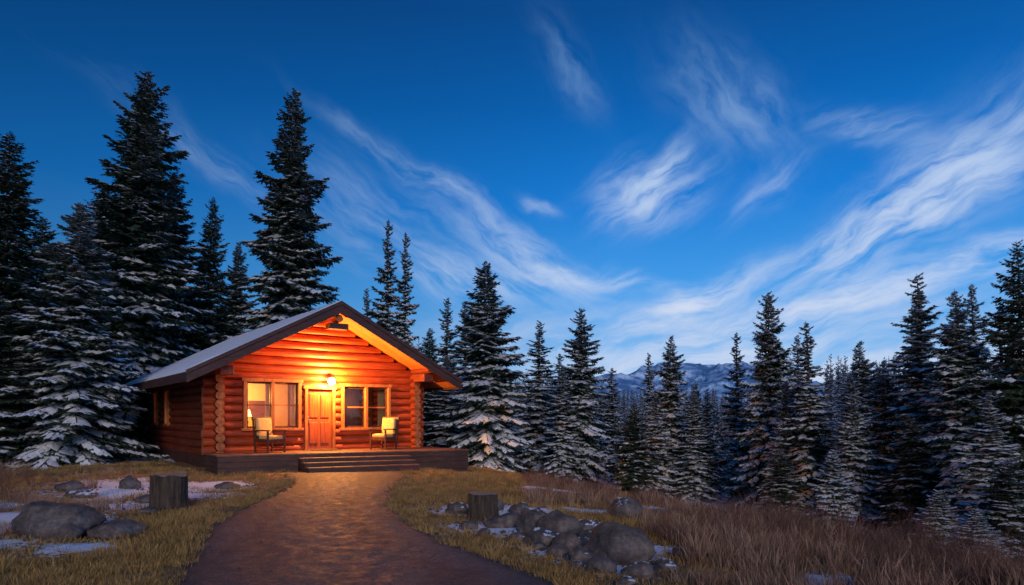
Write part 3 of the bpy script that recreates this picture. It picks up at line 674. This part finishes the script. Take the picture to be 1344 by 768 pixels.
for i,(x_,y_,r_,h_) in enumerate(STUMPS):
    mb=MB();n=56;v=[];f=[];lv=14
    for k in range(lv+1):
        t=k/lv
        for j in range(n):
            a=6.28318*j/n; rr=r_*(1.0+.22*(1-t)**4*(1+.5*math.sin(a*5+i))+.05*mnoise.noise((math.cos(a)*1.2,math.sin(a)*1.2,i*5))+.11*mnoise.noise((math.cos(a)*7,math.sin(a)*7,t*1.2+i)))
            v.append((rr*math.cos(a),rr*math.sin(a),-.1+(h_+.1)*t+(.05*mnoise.noise((math.cos(a)*1.5,math.sin(a)*1.5,i)) if k==lv else 0)))
    for k in range(lv):
        for j in range(n): f.append((k*n+j,k*n+(j+1)%n,(k+1)*n+(j+1)%n,(k+1)*n+j))
    mb.add(v,f,0); top=[(p[0]*.985,p[1]*.985,p[2]+.004) for p in v[lv*n:]]; mb.add(top,[tuple(range(n))],1)
    o=mb.obj('tree_stump',[M['bark'],M['stump']],None,False); o.location=(x_,y_,float(H(x_,y_)))

def shrub_mesh(seed,Hh):
    rng=np.random.default_rng(seed); v=[];f=[]
    def seg(a,b,w):
        d=b-a; s=np.cross(d,[rng.normal(),rng.normal(),rng.normal()]); s/=max(np.linalg.norm(s),1e-6); q=np.cross(d,s); q/=max(np.linalg.norm(q),1e-6)
        k=len(v); 
        for p,ww in((a,w),(b,w*.6)):
            v.extend([tuple(p+s*ww),tuple(p-s*ww*.5+q*ww*.87),tuple(p-s*ww*.5-q*ww*.87)])
        for j in range(3): f.append((k+j,k+(j+1)%3,k+3+(j+1)%3,k+3+j))
    def grow(p,d,l,w,dep):
        n=3
        for i in range(n):
            q=p+d*l/n; seg(p,q,w); p=q; d=d+rng.normal(size=3)*.18; d/=np.linalg.norm(d); w*=.82
            if dep>0:
                for _ in range(2):
                    e=d+rng.normal(size=3)*.55; e[2]+=.25; e/=np.linalg.norm(e); grow(p,e,l*.55,w*.7,dep-1)
    for i in range(13):
        a=rng.uniform(0,6.28); d=np.array([math.cos(a)*.5,math.sin(a)*.5,1.]);d/=np.linalg.norm(d)
        grow(np.array([math.cos(a)*.08,math.sin(a)*.08,-.05]),d,Hh*rng.uniform(.5,.8),.005,2)
    return np_mesh('shrub%d'%seed,np.array(v),np.array(f),[GB])
SM=[shrub_mesh(s_,.8) for s_ in(1,2,3)]
for i,(x_,y_,s_) in enumerate([(4.1,7.2,.7),(4.9,7.0,.8),(4.6,8.2,.8),(5.3,8.6,.8),(5.6,7.6,.9),(5.0,9.6,.8),(3.2,9.4,.5),(6.2,10.4,1),(4.4,10.5,.7),(-6.9,7.6,.6),(-7.8,9.2,.8),(-8.8,11.2,.9),(-9.8,12.6,1.0),(-10.8,14.5,1.0),(-9.2,10.2,.9),(3.8,12.5,.6),(5.6,12.2,.8),(6.6,8.9,1),(3.6,6.6,.5),(7.2,11.5,1),(-11.5,16.5,1.1)]):
    o=bpy.data.objects.new('dry_shrub',SM[i%3]); o.location=(x_,y_,float(H(x_,y_))); o.scale=(s_,)*3; o.rotation_euler=(0,0,i*1.7); link(o)

# ------------------------------------------------------------------ mountains
nxm,nym=260,60; v=[];f=[]
for j in range(nym+1):
    for i in range(nxm+1):
        xm=-2600+i*6200/nxm; y_=2500+j*2400/nym
        tj=j/nym; env=math.sin(math.pi*min(1,tj*1.15+.02)) if tj<.85 else max(0,math.sin(math.pi*min(1,tj*1.15)))
        px=xm/ y_
        pk=.5+.62*math.exp(-((px-.27)/.20)**2)-.2*math.exp(-((px+.2)/.2)**2)
        q=Vector((xm/430,y_/430,1.7)); n_=0;am=1;fr_=1
        for o_ in range(6): n_+=am*(1-abs(mnoise.noise(q*fr_))*2); am*=.5; fr_*=2.05
        v.append((xm,y_,-30+max(0,env)*pk*(178+66*n_)))
for j in range(nym):
    for i in range(nxm): q=j*(nxm+1)+i; f.append((q,q+1,q+nxm+2,q+nxm+1))
m,nt,b=new_mat('mountain_rock_snow_haze'); tc=N(nt,'ShaderNodeTexCoord'); n1=N(nt,'ShaderNodeTexNoise'); n1.inputs['Scale'].default_value=.012; n1.inputs['Detail'].default_value=7; n1.inputs['Roughness'].default_value=.7
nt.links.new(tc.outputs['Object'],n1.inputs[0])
nt.links.new(ramp(nt,n1.outputs['Fac'],[(.42,(.07,.20,.42)),(.50,(.22,.42,.68)),(.58,(.58,.78,.95))]),b.inputs['Base Color']); b.inputs['Roughness'].default_value=.9  # rock and snow tones, with blue distance haze mixed into the colour
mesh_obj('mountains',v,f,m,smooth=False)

# ------------------------------------------------------------------ sky
w=bpy.data.worlds.new("World"); scene.world=w; w.use_nodes=True; nt=w.node_tree
bg=nt.nodes['Background']
def math_(op,a,b_=None,c=None,clamp=False):
    n=N(nt,'ShaderNodeMath',operation=op); n.use_clamp=clamp
    for i,x in enumerate((a,b_,c)):
        if x is None: continue
        if isinstance(x,(int,float)): n.inputs[i].default_value=x
        else: nt.links.new(x,n.inputs[i])
    return n.outputs[0]
tc=N(nt,'ShaderNodeTexCoord'); sx=N(nt,'ShaderNodeSeparateXYZ'); nt.links.new(tc.outputs['Generated'],sx.inputs[0])
az=math_('MULTIPLY',math_('ARCTAN2',sx.outputs[0],sx.outputs[1]),57.2958)
el=math_('MULTIPLY',math_('ARCSINE',sx.outputs[2]),57.2958)
cb=N(nt,'ShaderNodeCombineXYZ'); nt.links.new(az,cb.inputs[0]); nt.links.new(el,cb.inputs[1])
wn=N(nt,'ShaderNodeTexNoise'); wn.inputs['Scale'].default_value=.12; wn.inputs['Detail'].default_value=4; wn.inputs['Roughness'].default_value=.55; nt.links.new(cb.outputs[0],wn.inputs[0])
vs=N(nt,'ShaderNodeVectorMath',operation='SUBTRACT'); nt.links.new(wn.outputs['Color'],vs.inputs[0]); vs.inputs[1].default_value=(.5,.5,.5)
vm=N(nt,'ShaderNodeVectorMath',operation='MULTIPLY_ADD'); nt.links.new(vs.outputs[0],vm.inputs[0]); vm.inputs[1].default_value=(4.2,4.2,0); nt.links.new(cb.outputs[0],vm.inputs[2])
FAM={
 'a':(30,.12,.55,[(29.6,14.2,8.0,1.9,33,.9),(33.5,17.2,5.0,2.4,38,.55),(21,11.0,6,1.0,28,.35),(20.7,17.3,2.6,1.0,30,.35),(11.2,18.0,3.4,2.0,15,1.0),(12.8,20.0,2.0,.8,50,.65)]),
 'b':(12,.11,.6,[(14.9,9.2,3.8,.9,22,1.35),(27,8.8,9,1.2,12,.9),(35.5,11.5,4,.9,15,.4),(14.3,6.4,20,2.0,2,.5),(23,3.8,18,1.6,0,.7),(7,11.2,5,.7,-8,.5),(27.6,20.2,3.2,1.0,-15,.4)]),
 'c':(-30,.12,.55,[(1.2,13.4,6.0,1.3,-30,.6),(-7.4,19.5,7,.7,-28,.38),(-24,19.5,6,.9,-28,.2),(-3.3,11.3,7,1.8,-10,.45),(-11,16,6,2.6,-28,.2),(2.1,17.1,1.6,.5,-10,.4)]),
 'd':(-52,.15,.42,[(4.7,27,3.0,1.2,-50,.22),(17.8,23.5,5,2.4,-45,.26)]),
}
acc=None
for fi,(kf,(ang,sa,sc_,strokes)) in enumerate(FAM.items()):
    mk_=None
    for (a,e,L_,W_,an,st) in strokes:
        mp=N(nt,'ShaderNodeMapping',vector_type='TEXTURE'); mp.inputs['Location'].default_value=(a,e,0); mp.inputs['Rotation'].default_value=(0,0,R(an)); mp.inputs['Scale'].default_value=(L_,W_,1)
        nt.links.new(vm.outputs[0],mp.inputs[0])
        dt=N(nt,'ShaderNodeVectorMath',operation='DOT_PRODUCT'); nt.links.new(mp.outputs[0],dt.inputs[0]); nt.links.new(mp.outputs[0],dt.inputs[1])
        g=math_('MULTIPLY',math_('EXPONENT',math_('MULTIPLY',dt.outputs['Value'],-1.0)),st)
        mk_=g if mk_ is None else math_('ADD',mk_,g)
    mp=N(nt,'ShaderNodeMapping',vector_type='TEXTURE'); mp.inputs['Location'].default_value=(fi*31,fi*17,0); mp.inputs['Rotation'].default_value=(0,0,R(ang)); mp.inputs['Scale'].default_value=(1/sa,1/sc_,1)
    nt.links.new(vm.outputs[0],mp.inputs[0])
    nn=N(nt,'ShaderNodeTexNoise'); nn.inputs['Scale'].default_value=1.2; nn.inputs['Detail'].default_value=5; nn.inputs['Roughness'].default_value=.6; nn.inputs['Distortion'].default_value=.2
    nt.links.new(mp.outputs[0],nn.inputs[0])
    mr=N(nt,'ShaderNodeMapRange',interpolation_type='SMOOTHSTEP'); nt.links.new(nn.outputs['Fac'],mr.inputs[0]); mr.inputs[1].default_value=.30; mr.inputs[2].default_value=.76
    t=math_('MULTIPLY',mk_,mr.outputs[0])
    acc=t if acc is None else math_('ADD',acc,t)
acc=math_('SUBTRACT',1.0,math_('EXPONENT',math_('MULTIPLY',acc,-1.6)),clamp=True)
base=ramp(nt,math_('DIVIDE',el,90.0),[(0,(.44,.60,.84)),(.05,(.22,.48,.85)),(.11,(.06,.34,.82)),(.19,(.008,.20,.66)),(.27,(.002,.115,.43)),(.34,(.002,.07,.28)),(.6,(.003,.065,.26)),(1,(.003,.06,.23))])
azf=N(nt,'ShaderNodeMapRange'); nt.links.new(az,azf.inputs[0]); azf.inputs[1].default_value=-42; azf.inputs[2].default_value=8; azf.inputs[3].default_value=.5; azf.inputs[4].default_value=1.0
cc=N(nt,'ShaderNodeCombineColor'); [nt.links.new(azf.outputs[0],cc.inputs[k]) for k in range(3)]
base=mixc(nt,1.0,base,cc.outputs[0],'MULTIPLY')
sky=N(nt,'ShaderNodeTexSky'); sky.sky_type='NISHITA'; sky.sun_disc=False; sky.sun_elevation=R(18); sky.sun_rotation=R(172)
base=mixc(nt,.001,base,sky.outputs[0],'ADD')
cloudc=ramp(nt,math_('DIVIDE',el,45.0),[(0,(.78,.77,.86)),(.3,(.68,.76,.91)),(.6,(.36,.60,.88)),(1,(.18,.40,.72))])
nt.links.new(mixc(nt,acc,base,cloudc),bg.inputs[0]); bg.inputs[1].default_value=1.0
w.cycles.sampling_method='MANUAL'; w.cycles.sample_map_resolution=256

S=bpy.data.lights.new('sun','SUN'); S.energy=1.2; S.angle=R(22); S.color=(1,.86,.82)
so=bpy.data.objects.new('sun',S); so.rotation_euler=(R(72),0,R(8)); link(so)

cam=bpy.data.cameras.new('camera'); cam.lens=24; cam.sensor_width=36; cam.shift_y=.1213; cam.clip_end=20000; cam.clip_start=.05
co=bpy.data.objects.new('camera',cam); co.location=(0,0,1.7); co.rotation_euler=(R(90),0,0); link(co); scene.camera=co
scene.view_settings.view_transform='Standard'; scene.view_settings.look='None'
